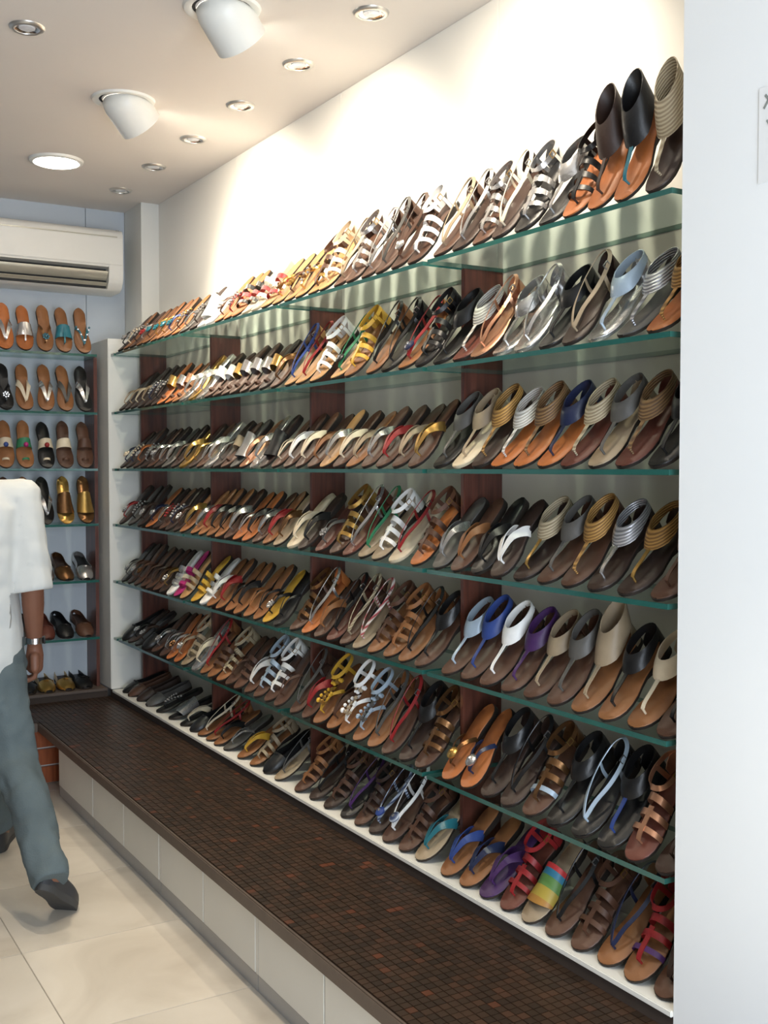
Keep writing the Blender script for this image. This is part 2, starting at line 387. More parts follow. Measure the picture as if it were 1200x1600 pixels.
# ================================================================== sandals
L_ = .25
TT = [0, .015, .05, .10, .17, .26, .36, .46, .56, .66, .76, .86, .93, .975, 1]
OUT = [.004, .015, .0265, .035, .0415, .0445, .043, .038, .0335, .0315, .0315, .030, .024, .014, .003]
INN = [.004, .016, .0285, .0365, .041, .0415, .037, .0305, .0265, .0265, .029, .0295, .024, .014, .003]
def lerp(t, A, B):
    for k in range(len(A) - 1):
        if t <= A[k + 1]: return B[k] + (B[k + 1] - B[k]) * (t - A[k]) / (A[k + 1] - A[k])
    return B[-1]
def sst(a, b, t):
    t = max(0, min(1, (t - a) / (b - a))); return t * t * (3 - 2 * t)
def ztop(t, heel): return .007 * max(0, 1 - t / .2) ** 2 + heel * sst(.32, .72, t)
def hw(t, side): return lerp(t, TT, OUT if side > 0 else INN)
def make_sole(m, heel, wedge=0):
    bm = bmesh.new(); rows = []
    for t in TT:
        y = t * L_; zt = ztop(t, heel + wedge); zb = .007 * max(0, 1 - t / .2) ** 2 - .007
        if heel and not wedge and .40 < t < .70: zb += min(heel, .006) * math.sin((t - .40) / .30 * math.pi)
        rows.append([bm.verts.new((m * hw(t, 1), y, zt)), bm.verts.new((-m * hw(t, -1), y, zt)), bm.verts.new((-m * hw(t, -1) * .97, y, zb)), bm.verts.new((m * hw(t, 1) * .97, y, zb))])
    for a, b in zip(rows, rows[1:]):
        for i in range(4): bm.faces.new((a[i], a[(i + 1) % 4], b[(i + 1) % 4], b[i]))
    bm.faces.new(rows[0]); bm.faces.new(rows[-1][::-1])
    return finish('sole', bm, .8)
def make_bed(m, heel):
    bm = bmesh.new(); rows = []
    for t in TT:
        tt = .008 + t * .984; y = tt * L_; zt = ztop(tt, heel)
        a, b = m * hw(t, 1) * .985, -m * hw(t, -1) * .985
        rows.append([bm.verts.new((a, y, zt + .0003)), bm.verts.new((a * .96, y, zt + .003)), bm.verts.new(((a + b) / 2, y, zt + .0022)), bm.verts.new((b * .96, y, zt + .003)), bm.verts.new((b, y, zt + .0003))])
    for a, b in zip(rows, rows[1:]):
        for i in range(4): bm.faces.new((a[i], a[i + 1], b[i + 1], b[i]))
    return finish('footbed', bm, 1.2)
def cr(pts, n=4, closed=False):
    pts = [Vector(p) for p in pts]; out = []; N = len(pts)
    for i in range(N if closed else N - 1):
        g = (lambda k: pts[k % N]) if closed else (lambda k: pts[max(0, min(N - 1, k))])
        p0, p1, p2, p3 = g(i - 1), g(i), g(i + 1), g(i + 2)
        for j in range(n):
            t = j / n
            out.append(.5 * ((2 * p1) + (p2 - p0) * t + (2 * p0 - 5 * p1 + 4 * p2 - p3) * t * t + (3 * p1 - p0 - 3 * p2 + p3) * t ** 3))
    if not closed: out.append(pts[-1])
    return out
def ribbon(bm, pts, w, th=.0022, n=4, closed=False, core=None):
    """flat strap along pts; lies against a foot-like core line x=0, z=core"""
    path = cr(pts, n, closed); N = len(path); rings = []
    for i, p in enumerate(path):
        a = path[(i - 1) % N] if (closed or i) else p; b = path[(i + 1) % N] if (closed or i < N - 1) else p
        T = (b - a).normalized()
        c = Vector((0, p.y if not closed else max(.10, min(.20, p.y)), -.01 if core is None else core))
        Nn = (p - c); Nn = Nn - T * Nn.dot(T)
        if Nn.length < 1e-5: Nn = Vector((0, 0, 1))
        Nn.normalize(); B = T.cross(Nn)
        f = i / (N - 1) if not closed else i / N
        ww = w if not isinstance(w, (list, tuple)) else lerp(f, [k / (len(w) - 1) for k in range(len(w))], list(w))
        rings.append([bm.verts.new(p + B * ww / 2 + Nn * th / 2), bm.verts.new(p - B * ww / 2 + Nn * th / 2), bm.verts.new(p - B * ww / 2 - Nn * th / 2), bm.verts.new(p + B * ww / 2 - Nn * th / 2)])
    pr = list(zip(rings, rings[1:])) + ([(rings[-1], rings[0])] if closed else [])
    for a, b in pr:
        for i in range(4): bm.faces.new((a[i], a[(i + 1) % 4], b[(i + 1) % 4], b[i]))
    if not closed: bm.faces.new(rings[0]); bm.faces.new(rings[-1][::-1])
def shell(bm, G, th=.002, closed=False):
    """thick sheet from a grid of points; rows x columns, columns may close into a loop"""
    nr, nc = len(G), len(G[0]); A = [[None] * nc for _ in range(nr)]; Bv = [[None] * nc for _ in range(nr)]
    for r_ in range(nr):
        for c in range(nc):
            du = G[min(r_ + 1, nr - 1)][c] - G[max(r_ - 1, 0)][c]
            dv = (G[r_][(c + 1) % nc] - G[r_][(c - 1) % nc]) if closed else (G[r_][min(c + 1, nc - 1)] - G[r_][max(c - 1, 0)])
            n = du.cross(dv)
            n = n.normalized() if n.length > 1e-9 else Vector((0, 0, 1))
            A[r_][c] = bm.verts.new(G[r_][c] + n * th / 2); Bv[r_][c] = bm.verts.new(G[r_][c] - n * th / 2)
    cols = nc if closed else nc - 1
    for r_ in range(nr - 1):
        for c in range(cols):
            d = (c + 1) % nc
            bm.faces.new((A[r_][c], A[r_][d], A[r_ + 1][d], A[r_ + 1][c])); bm.faces.new((Bv[r_][c], Bv[r_ + 1][c], Bv[r_ + 1][d], Bv[r_][d]))
    for c in range(cols):
        d = (c + 1) % nc
        bm.faces.new((A[0][c], Bv[0][c], Bv[0][d], A[0][d])); bm.faces.new((A[-1][c], A[-1][d], Bv[-1][d], Bv[-1][c]))
    if not closed:
        for r_ in range(nr - 1):
            bm.faces.new((A[r_][0], A[r_ + 1][0], Bv[r_ + 1][0], Bv[r_][0])); bm.faces.new((A[r_][-1], Bv[r_][-1], Bv[r_ + 1][-1], A[r_ + 1][-1]))
def arch(bm, y0, y1, h0, h1, m, slant=0.0, th=.002, rows=3, seg=10, cut=0.0):
    """band over the foot from edge to edge; cut curves the front edge back in the middle"""
    G = []
    for r_ in range(rows):
        f = r_ / (rows - 1); row = []
        for k in range(seg + 1):
            a = math.pi * k / seg; s = math.cos(a) * m
            yy = y0 + (y1 - y0) * f + slant * math.cos(a) - cut * math.sin(a) * (1 - f)
            t = yy / L_; wd = hw(max(.02, t), 1 if math.cos(a) > 0 else -1) + .001
            zz = ztop(t, .012) - .001 + (h0 + (h1 - h0) * f) * math.sin(a) ** .8
            row.append(Vector((s * wd, yy, zz)))
        G.append(row)
    shell(bm, G, th)
def postm(bm, y=.047):
    lathe(bm, [(.0025, .001), (.0028, .012), (.0035, .02)], (0, y, 0), 6)
def V_strap(m, w0, w1, h, yend):
    bm = bmesh.new(); postm(bm)
    for s in (1, -1):
        x1 = m * s * (hw(yend / L_, s * 1) - .001)
        ribbon(bm, [(0, .046, .018), (x1 * .18, .058, h * .75), (x1 * .6, .058 + (yend - .058) * .5, h), (x1 * .97, yend - .012, h * .55), (x1, yend, .004)], [w0, w0, (w0 + w1) / 2, w1, w1])
    return finish('thong_strap', bm)
def m_loop(m, w):
    bm = bmesh.new(); postm(bm)
    ribbon(bm, [(0, .046, .018), (.017, .085, .036), (.031, .135, .045), (.034, .185, .055), (.024, .228, .066), (0, .246, .072), (-.024, .228, .066), (-.034, .185, .055), (-.031, .135, .045), (-.017, .085, .036)], w, closed=True, core=.0)
    for s in (1, -1): ribbon(bm, [(s * .030, .165, .006), (s * .034, .168, .03), (s * .0335, .175, .053)], w * .9)
    return finish('loop_strap', bm)
def m_ankle(m, w, hz=.0):
    bm = bmesh.new()
    ribbon(bm, [(0, .150, .064 + hz), (.024, .162, .062 + hz), (.034, .195, .062 + hz), (.025, .232, .064 + hz), (0, .247, .066 + hz), (-.025, .232, .064 + hz), (-.034, .195, .062 + hz), (-.024, .162, .062 + hz)], w, closed=True, core=.06)
    for s in (1, -1): ribbon(bm, [(s * .029, .205, .010), (s * .033, .203, .035), (s * .0335, .200, .062 + hz)], w * .9)
    return finish('ankle_strap', bm)
def m_cuff(m, tall):
    bm = bmesh.new(); G = []
    for r_ in range(5):
        f = r_ / 4; row = []
        for k in range(22):
            a = 2 * math.pi * k / 22; fr = (1 + math.cos(a)) / 2; fr2 = fr ** 1.6      # 1 at the front
            top = Vector((math.sin(a) * (.0335 - tall * .1), .198 - math.cos(a) * .047 + tall * .8, .066 + .010 * (1 - fr) + tall * (.7 + .6 * (1 - fr))))
            fb = sst(.1, .75, fr); bot = Vector((math.sin(a) * (.0340 + .005 * fb), .198 - math.cos(a) * .048 - .034 * fb, .056 - .020 * fb))
            p = bot.lerp(top, f); p.z += .006 * math.sin(math.pi * f) * fr2
            row.append(p)
        G.append(row)
    shell(bm, G, .0026, closed=True)
    return finish('ankle_cuff', bm)
def m_tstrap(m, w):
    bm = bmesh.new(); postm(bm)
    ribbon(bm, [(0, .046, .018), (0, .060, .026), (0, .090, .032), (0, .120, .039)], [w, w, w, w * 1.15])
    return finish('toe_strap', bm)
def m_heel(m):
    bm = bmesh.new(); G = []
    for r_ in range(3):
        f = r_ / 2; row = []
        for k in range(9):
            a = math.pi * (k / 8 - .5); row.append(Vector((math.sin(a) * (.031 - .002 * f), .212 + math.cos(a) * .034, .008 + f * (.030 + .030 * math.cos(a)))))
        G.append(row)
    shell(bm, G, .0022); return finish('heel_cup', bm)
def m_bands(m, spec):
    bm = bmesh.new()
    for (y0, y1, h0, h1, sl, cut) in spec: arch(bm, y0, y1, h0, h1, m, sl, cut=cut)
    return finish('band', bm)
def m_gathered(m):
    bm = bmesh.new()
    arch(bm, .075, .135, .026, .038, m, 0, th=.004, rows=5, seg=14)
    for v in bm.verts: v.co.z += .003 * noise.noise(v.co * 160)
    return finish('band', bm)
def m_orn(kind):
    bm = bmesh.new()
    def ball(c, r_, mi, sub=1):
        n0 = len(bm.faces); res = bmesh.ops.create_icosphere(bm, subdivisions=sub, radius=r_, matrix=Matrix.Translation(c))
        for v in res['verts']:
            for f in v.link_faces: f.material_index = mi
    if kind == 'flower':
        for k in range(7): a = k * 2 * math.pi / 7; ball((math.cos(a) * .013, .066 + math.sin(a) * .013, .035), .0064, 0)
        ball((0, .066, .039), .0078, 1)
    elif kind == 'disc':
        lathe(bm, [(.001, .0425), (.013, .0415), (.0185, .037), (.018, .032), (.001, .032)], (0, .070, 0), 12, 0); ball((0, .070, .042), .0062, 1)
    elif kind == 'chain':
        for s in (1, -1):
            for k in range(6): ball((s * (.003 + k * .0062), .060 + k * .014, .032 + .004 * math.sin(k / 5 * math.pi)), .0060, k % 2)
    elif kind == 'pom':
        ball((0, .105, .046), .0125, 0, 2)
    elif kind == 'ruffle':
        random.seed(3)
        for k in range(26): ball((random.uniform(-.026, .026), random.uniform(.06, .16), .036 + random.uniform(-.004, .012)), random.uniform(.005, .009), k % 2)
    return finish('ornament', bm)
def m_flat(m):
    bm = bmesh.new()
    G = []
    for r_ in range(6):
        f = r_ / 5; yy = .004 + .082 * f; row = []
        for k in range(13):
            a = math.pi * k / 12; wd = hw(yy / L_, 1 if math.cos(a) > 0 else -1) + .0015
            row.append(Vector((m * math.cos(a) * wd, yy + .010 * (1 - math.sin(a)) * f, .001 + (.012 + .030 * f ** .7) * math.sin(a) ** .7)))
        G.append(row)
    shell(bm, G, .002)
    W = []
    ts = [.36, .46, .58, .70, .80, .90, .955, .985]
    side = [(m * (hw(t, 1) + .001), t) for t in ts] + [(0, 1.004)] + [(-m * (hw(t, -1) + .001), t) for t in ts[::-1]]
    for r_ in range(3):
        f = r_ / 2; W.append([Vector((x * (1 - .10 * f), t * L_ - (.004 * f if t > .95 else 0), .001 + ztop(t, .012) * .6 + f * lerp(t, [.3, .6, .85, 1.01], [.036, .026, .028, .032]))) for x, t in side])
    shell(bm, W, .002)
    return finish('upper', bm)
CACHE = {}
def G_(key, fn, *a):
    if key not in CACHE: CACHE[key] = fn(*a)
    return CACHE[key]
def m_bow():
    bm = bmesh.new()
    for s in (1, -1): bmesh.ops.create_cone(bm, cap_ends=True, segments=8, radius1=.006, radius2=.002, depth=.012, matrix=Matrix.Translation((s * .006, .078, .0435)) @ Matrix.Rotation(s * R(-90), 4, 'Y') @ Matrix.Scale(.5, 4, (1, 0, 0)))
    return finish('bow', bm)
def m_buckle():
    bm = bmesh.new()
    for (x0, x1, z0, z1) in ((.0325, .036, .055, .0565), (.0325, .036, .0685, .07), ): box(bm, x0, x1, .188, .204, z0, z1)
    for y0 in (.187, .203): box(bm, .0325, .036, y0, y0 + .0018, .055, .07)
    return finish('buckle', bm)

STY = {'th': 'thin thong sandal', 'tw': 'wide-strap thong sandal', 'tj': 'jewelled thong sandal', 'sl': 'broad-band slide', 'tr': 'toe-loop slide', 'xb': 'crossed-band slide',
       'ms': 'multi-strap slide', 'cu': 'ankle-cuff sandal', 'ct': 'tall ankle-cuff sandal', 'lo': 'looped slingback sandal', 'gl': 'gladiator sandal', 'bf': 'ballet flat', 'ru': 'ruffled sandal', 'sg': 'gathered-band thong sandal'}
def part(name, key, fn, args, mats, par):
    return obj(name, G_(key, fn, *args), mats, par)
def sandal(code, loc, tilt, face, label, group, sc=1.0):
    f = code.split('.')
    ty, so, st = f[0], f[1], f[2]; ac = f[3] if len(f) > 3 else None
    m = 1 if random.random() < .6 else -1
    heel = .012
    S, T = PAL[so][1], PAL[st][1]; A = PAL[ac][1] if ac else T
    nm = {'bf': 'ballet_flat', 'sl': 'slide_sandal', 'tr': 'slide_sandal', 'xb': 'slide_sandal', 'ms': 'slide_sandal', 'cu': 'cuff_sandal', 'ct': 'cuff_sandal', 'gl': 'gladiator_sandal', 'lo': 'slingback_sandal'}.get(ty, 'thong_sandal')
    e = empty(nm)
    tag(e, label, 'shoe' if ty == 'bf' else 'sandal', group)
    part('sole', ('sole', m), make_sole, (m, heel), [M['outsole']] if so not in ('si', 'go', 'cr', 'wh') else [S], e)
    part('footbed', ('bed', m), make_bed, (m, heel), [S], e)
    if ty == 'th': p = part('thong_strap', ('th', m), V_strap, (m, .006, .010, .032, .140), [T], e)
    elif ty == 'tw': p = part('thong_strap', ('tw', m), V_strap, (m, .011, .030, .038, .150), [T], e)
    elif ty == 'tj':
        p = part('thong_strap', ('tj', m), V_strap, (m, .008, .013, .034, .140), [T], e)
        k = random.choice(['flower', 'disc', 'chain'])
        o_ = part('ornament', ('orn', k), m_orn, (k,), [PAL['si'][1] if random.random() < .5 else A, A], p)
    elif ty == 'sl': part('band', ('sl', m), m_bands, (m, [(.060, .150, .026, .044, 0, .012)]), [T], e)
    elif ty == 'tr':
        p = part('band', ('tr', m), m_bands, (m, [(.100, .142, .034, .042, 0, 0)]), [T], e)
        part('toe_loop', ('trt', m), m_bands, (1, [(.040, .050, .018, .020, 0, 0)]), [PAL['br'][1] if not ac else T], e).scale = (.42, 1, 1)
        if ac: part('ornament', ('orn', 'pom'), m_orn, ('pom',), [A], p)
    elif ty == 'sg':
        p = part('band', ('sg', m), m_gathered, (m,), [T], e); part('toe_post', ('tp',), m_tstrap, (1, .008), [T], e)
    elif ty == 'xb':
        part('band', ('xb1', m), m_bands, (m, [(.085, .110, .030, .036, .028, 0)]), [T], e); part('band', ('xb2', m), m_bands, (m, [(.085, .110, .033, .039, -.028, 0)]), [A], e)
    elif ty == 'ms':
        for q, (y0, y1) in enumerate(((.060, .074), (.088, .104), (.120, .138))): part('band', ('ms', q, m), m_bands, (m, [(y0, y1, .024 + q * .006, .027 + q * .006, .004, 0)]), [A if q == 1 else T], e)
    elif ty in ('cu', 'ct'):
        p = part('ankle_cuff', (ty,), m_cuff, (1, 0 if ty == 'cu' else .03), [T], e)
        part('toe_strap', ('ts',), m_tstrap, (1, .010), [A], e); part('heel_cup', ('hc',), m_heel, (1,), [S if so not in ('or', 'tan', 'lt') else T], e)
    elif ty == 'lo':
        p = part('loop_strap', ('lo',), m_loop, (1, .010), [T], e); part('heel_cup', ('hc',), m_heel, (1,), [S], e)
        if ac: part('ornament', ('orn', 'disc'), m_orn, ('disc',), [A, PAL['si'][1]], p)
        part('buckle', ('bk',), m_buckle, (), [PAL['si'][1]], p)
    elif ty == 'gl':
        part('toe_strap', ('ts2',), m_tstrap, (1, .013), [T], e)
        for q, (y0, y1) in enumerate(((.066, .078), (.098, .112), (.130, .146))): part('band', ('glb', q, m), m_bands, (m, [(y0, y1, .027 + q * .007, .030 + q * .007, .003, 0)]), [A if q == 0 else T], e)
        p = part('ankle_strap', ('gla',), m_ankle, (1, .013), [T], e); part('buckle', ('bk',), m_buckle, (), [PAL['go'][1]], p)
        part('heel_cup', ('hc',), m_heel, (1,), [T], e)
    elif ty == 'ru':
        p = part('thong_strap', ('tj', m), V_strap, (m, .008, .013, .034, .140), [T], e); part('ornament', ('orn', 'ruffle'), m_orn, ('ruffle',), [T, A], p)
        part('ankle_strap', ('gla',), m_ankle, (1, .013), [T], e)
    elif ty == 'bf':
        p = part('upper', ('bf', m), m_flat, (m,), [T], e); part('bow', ('bow',), m_bow, (), [A], p)
    # pose: toe at loc, heel raised by tilt; face = world angle of the toe->heel direction
    a = R(tilt); sn, cs = math.sin(a), math.cos(a)
    low = min(v.co.y * 1.06 * sn + v.co.z * cs for v in CACHE[('sole', m)].vertices)
    d = Vector((math.cos(face), math.sin(face), 0))
    yv = d * cs + Vector((0, 0, sn)); zv = -d * sn + Vector((0, 0, cs)); xv = yv.cross(zv)
    mt = Matrix((xv, yv, zv)).transposed().to_4x4()
    e.matrix_world = Matrix.Translation(Vector(loc) + Vector((0, 0, -low * sc + .0005))) @ mt @ Matrix.Diagonal((sc, sc * 1.06, sc, 1))
    return e

ORD = 'first second third fourth fifth sixth seventh eighth ninth tenth eleventh twelfth thirteenth fourteenth fifteenth sixteenth seventeenth eighteenth nineteenth twentieth twenty-first twenty-second twenty-third twenty-fourth'.split()
SPEC = {
 0: """tj.db.bk.si@5.472 tj.tan.cr.si tj.br.db.si tj.tan.si.rd tj.tan.br.tq tj.tan.go.tq tj.tan.go.tq tj.tan.bl.tq tj.or.db.go th.gy.gy@4.577 tj.db.db.si sl.wh.wh@4.335 tw.wh.wh@4.222 tj.or.br.si tj.or.rd.si ms.or.bk.rd ms.cr.bk.rd@3.923
   ms.cr.wh.rd ms.lt.rd.wh tj.lt.go.bz@3.622 tj.lt.br.go tj.lt.go.bz gl.lt.br.go@3.318 gl.lt.cr.wh lo.br.be gl.br.si lo.br.si@3.018 lo.br.gy lo.br.br.si gl.br.wh@2.715 lo.br.be lo.db.si@2.515 gl.br.si lo.db.cr gl.bk.si@2.226 cu.bk.si gl.or.bk@2.055 ct.or.db@1.969 ct.or.bk.tq@1.876 ct.db.we@1.770""",
 1: """th.db.be@5.472 th.db.be th.db.cr th.db.be tj.db.nv.si tj.db.bk.si@4.964 tr.or.go tr.or.si tr.tan.co@4.689 tw.si.si@4.553 tw.go.si@4.446 tw.si.si tr.br.wh@4.300 tr.br.wh tr.br.go tr.br.si@4.036 tr.br.si tr.br.si tr.db.go@3.745 tw.br.bz@3.666 lo.lt.bl@3.553
   lo.lt.rd@3.460 gl.lt.wh@3.328 lo.lt.gr.bk@3.181 gl.tan.ye@3.081 lo.tan.bk@2.950 lo.bk.bk lo.tan.rd.nv@2.757 gl.bk.bk@2.663 cu.bk.bk@2.579 cu.rb.ww@2.496 lo.co.co@2.414 cu.si.si@2.302 lo.si.si@2.226 cu.bk.bk@2.128 lo.db.be@2.039 cu.si.lb@1.947 cu.gy.ws@1.855 cu.or.wg@1.750""",
 2: """tj.db.nv.cr@5.451 tj.db.nv.cr tj.br.or.si tj.db.si.si@5.131 tj.br.si.si th.db.si tw.gy.si@4.832 th.db.br tw.go.go@4.585 th.db.go th.br.si@4.394 tw.si.si@4.300 th.db.gy tr.br.be@4.114 sl.gy.si@4.016 tw.co.co@3.929 tw.si.si@3.838 sl.db.bk@3.733 th.br.cr tw.br.wh@3.579
   tw.br.cr tw.br.tan tw.lt.si@3.290 tw.br.cr@3.185 tw.tan.be@3.094 tw.br.si@2.994 tw.br.rd@2.899 tw.br.be@2.801 tw.br.go@2.697 cu.bk.gy@2.596 cu.cr.be@2.506 cu.db.wg@2.399 cu.or.ww@2.322 cu.or.wb@2.216 cu.or.nv@2.123 cu.rb.we@2.027 cu.be.gy@1.932 cu.rb.wb@1.840 cu.bk.bk@1.724""",
 3: """tj.db.rd.si@5.472 tj.gy.bk.si tj.db.db.si tj.or.nv.si@5.037 th.db.si@4.902 tj.br.br.rd tj.db.nv.si tj.db.br.si tw.tan.go@4.538 tw.tan.si@4.453 tw.tan.rd@4.364 tw.tan.bk tw.tan.bk@4.147 tw.br.si th.or.si@3.985 tw.or.bk@3.910 tw.br.si@3.832 tw.tan.rd@3.733 tw.be.bz@3.622
   tw.cr.cr@3.516 tw.db.bk@3.425 tj.rb.gy.si@3.295 gl.br.go@3.189 lo.rb.si@3.085 lo.be.gr@3.010 gl.be.wh@2.914 lo.cr.rd@2.816 gl.or.br@2.687 tw.gy.si@2.612 tw.br.tan@2.525 tw.bk.bk@2.429 tw.db.wh@2.330 cu.db.we.go@2.229 cu.br.gy@2.128 cu.br.wg@2.041 cu.db.ws.si@1.919 cu.db.wg.go@1.820 cu.br.br@1.712""",
 4: """tj.bk.gy.si@5.451 tj.db.br.si tj.br.br.bz th.br.br th.br.db@5.037 th.br.bz tj.db.go.si@4.806 ms.wh.si@4.714 ms.pk.pk.cr@4.600 ms.lt.be@4.507 ms.ye.ye@4.416 ms.wh.wh.si@4.321 tw.tan.wh@4.202 tw.tan.rd@4.101 th.tan.bk@4.016 tw.tan.bk@3.935 th.tan.tan@3.838 th.tan.bk@3.756 tj.ye.bk.si@3.666
   th.bk.bk@3.548 gl.br.bz@3.415 lo.or.si@3.309 tw.br.tan@3.235 lo.rb.bk@3.137 lo.br.we@3.060 lo.be.rw@2.958 gl.tan.br@2.861 gl.tan.tan@2.779 lo.tan.bk@2.687 cu.br.bk@2.606 cu.br.lb.lb@2.518 cu.br.bl@2.388 cu.br.wh@2.308 cu.br.pu@2.208 cu.br.be@2.111 cu.br.gy@2.018 ct.tan.be@1.936 cu.tan.bk@1.834 cu.tan.cr@1.739 cu.br.bk@1.679""",
 5: """bf.db.bk@5.451 tj.db.bk.si tj.bk.db.si bf.bk.bk@5.131 tj.br.si.si th.br.si@4.858 tj.or.si.bz@4.706 tj.or.be.si@4.585 gl.be.be@4.438 tw.si.cr@4.335 lo.tan.rd@4.236 ms.tan.br@4.121 gl.tan.we@4.023 th.br.br@3.941 ms.br.br@3.862 tw.br.wh@3.785 gl.br.lb@3.677 gl.br.wh@3.601 th.br.br@3.521
   lo.br.gy@3.425 tw.br.rd@3.342 ru.tan.ye.go@3.253 tw.tan.br@3.145 ru.tan.wh.be@3.060 ru.tan.lb.gy@2.950 lo.tan.gy@2.883 lo.br.rd@2.801 cu.db.bk@2.708 gl.br.bz@2.619 tj.or.bz.go@2.496 tj.or.nv.si@2.391 cu.db.bk@2.297 lo.db.bk@2.195 gl.br.bz.lb@2.079 cu.bk.bk@1.999 lo.bk.lb@1.910 cu.bk.bk.bl@1.814 gl.rb.co@1.770 cu.db.db@1.686""",
 6: """bf.bk.bk@5.472 bf.tan.br@5.358 bf.db.db@5.228 bf.bk.gy@5.093 tj.bk.bk.si@4.937 sl.bk.si@4.772 tw.bk.cr@4.624 bf.bk.bk@4.514 lo.tan.cr@4.416 lo.tan.rd@4.335 tw.tan.bk@4.250 th.gy.si@4.127 tw.tan.ye@3.978 gl.tan.be@3.856 bf.bk.bk@3.733 lo.be.gy@3.617 gl.br.tan@3.460 lo.db.bk@3.352
   gl.db.br@3.239 lo.bk.pu@3.102 gl.br.db@2.986 lo.db.sb.bl@2.876 lo.br.wh.sb@2.715 gl.br.br@2.589 tw.be.tq@2.506 tw.tan.bl@2.432 tw.tan.nv@2.359 tw.pu.pu@2.280 gl.rb.rd@2.205 sl.be.mu@2.128 lo.br.bk@2.055 gl.br.br@1.985 lo.tan.nv@1.888 gl.tan.rd.pu@1.790 tw.br.db@1.697"""}
BACK = {
 0: "tj.tan.tq.tq sg.tan.tq tj.tan.bz.tq sg.or.si tw.or.si tw.or.si".split(),
 1: "tw.bk.si tw.tan.gy tw.tan.si tw.tan.cr tj.bk.bk.si tw.bk.bk".split(),
 2: "tr.br.br tr.br.cr tr.bk.cr.rd tr.tan.gr.pk tr.tan.cr.bl tr.tan.br".split(),
 3: "sl.bz.go sl.go.bz tw.bk.si tw.tan.bz tw.br.bk".split(),
 4: "bf.bk.si bf.db.bz bf.gy.si bf.bk.gy".split(),
 5: "bf.db.br bf.bk.bk bf.rb.rb bf.bk.db".split(),
 6: "bf.bk.bk bf.db.go bf.bk.go bf.bk.bk".split()}
SHN = [q + ' glass shelf' for q in NTH] + ['white bottom ledge']
for s in range(7):
    z = (SZ + [.349])[s]
    ent = [(q.split('@')[0], float(q.split('@')[1]) if '@' in q else None) for q in SPEC[s].split()]
    ysl = [e[1] for e in ent]; n = len(ent)
    kn = [i for i in range(n) if ysl[i] is not None]
    for a, b in zip(kn, kn[1:]):
        for i in range(a + 1, b): ysl[i] = ysl[a] + (ysl[b] - ysl[a]) * (i - a) / (b - a)
    # ten at most in each bay between two uprights; neighbours do not touch, heels clear the uprights
    bays = [(5.460, 4.592), (4.498, 3.627), (3.533, 2.662), (2.568, 1.690)]
    lim = [(bays[k][1] + bays[k + 1][0]) / 2 for k in range(3)]
    cnt = [0, 0, 0, 0]
    for y in ysl: cnt[sum(1 for q in lim if y < q)] += 1
    for _ in range(60):
        for k in range(4):
            if cnt[k] > 10:
                t = min((j for j in range(4) if cnt[j] < 10), key=lambda j: abs(j - k)); step = 1 if t > k else -1
                cnt[k] -= 1; cnt[k + step] += 1
    i0 = 0
    for k in range(4):
        idx = range(i0, i0 + cnt[k]); i0 += cnt[k]; hi, lo = bays[k]
        for _ in range(600):
            for i in idx:
                ysl[i] = max(lo, min(hi, ysl[i]))
                if i + 1 in idx:
                    g = .0925 - (ysl[i] - ysl[i + 1])
                    if g > 0: ysl[i] += g / 2; ysl[i + 1] -= g / 2
    for i, (code, _) in enumerate(ent):
        y = ysl[i]; ty = code.split('.')[0]
        random.seed(s * 100 + i)
        tilt = random.uniform(44, 50); sc = random.uniform(.97, 1.0)
        if s == 0: tilt = 46 + 6 * (i / n) + random.uniform(-2, 2)
        if ty == "cu": tilt -= 6 if s < 3 else 8
        if ty in ("lo", "gl") and s > 2: tilt -= 4
        if ty == "ct": tilt += 8 if s == 0 else -6
        if s == 6: tilt = 14 + 26 * min(1, i / 22) + random.uniform(-3, 3)
        if s == 5 and i < 8: tilt = 30 + 3 * i
        if ty == 'bf' and s < 6: tilt = 25
        sw, tw_ = PAL[code.split('.')[1]][0], PAL[code.split('.')[2]][0]
        far = i < n / 2; k = i if far else n - 1 - i
        lab = '%s %s, %s sole, %s from %s on %s' % (tw_, STY[ty], sw, ORD[k], 'far partition' if far else 'white pier', SHN[s])
        x = XS + .006 + random.uniform(0, .006)
        if s == 6 and i < 22: sc *= .93
        sandal(code, (x, y, z), tilt, random.uniform(-.02, .02), lab, 'sandals on the ' + SHN[s].replace(' down', ''), sc)
for s, row in BACK.items():
    z = (SZ + [.349])[s]
    for i, code in enumerate(row):
        random.seed(900 + s * 10 + i); ty = code.split('.')[0]
        tilt = {4: 22, 5: 18, 6: 6}.get(s, 64 + random.uniform(-2, 2))
        x = 1.585 - i * .099 + random.uniform(-.004, .004)
        sw, tw_ = PAL[code.split('.')[1]][0], PAL[code.split('.')[2]][0]
        lab = '%s %s, %s sole, %s from partition on %s' % (tw_, STY[ty], sw, ORD[i], ([q + ' back-wall shelf' for q in NTH] + ['dark back-wall ledge'])[s])
        sandal(code, (x, 5.637 + (.012 if s == 6 else 0), z), tilt, R(90) + random.uniform(-.06, .06), lab, 'shoes on the back wall', 1.0)

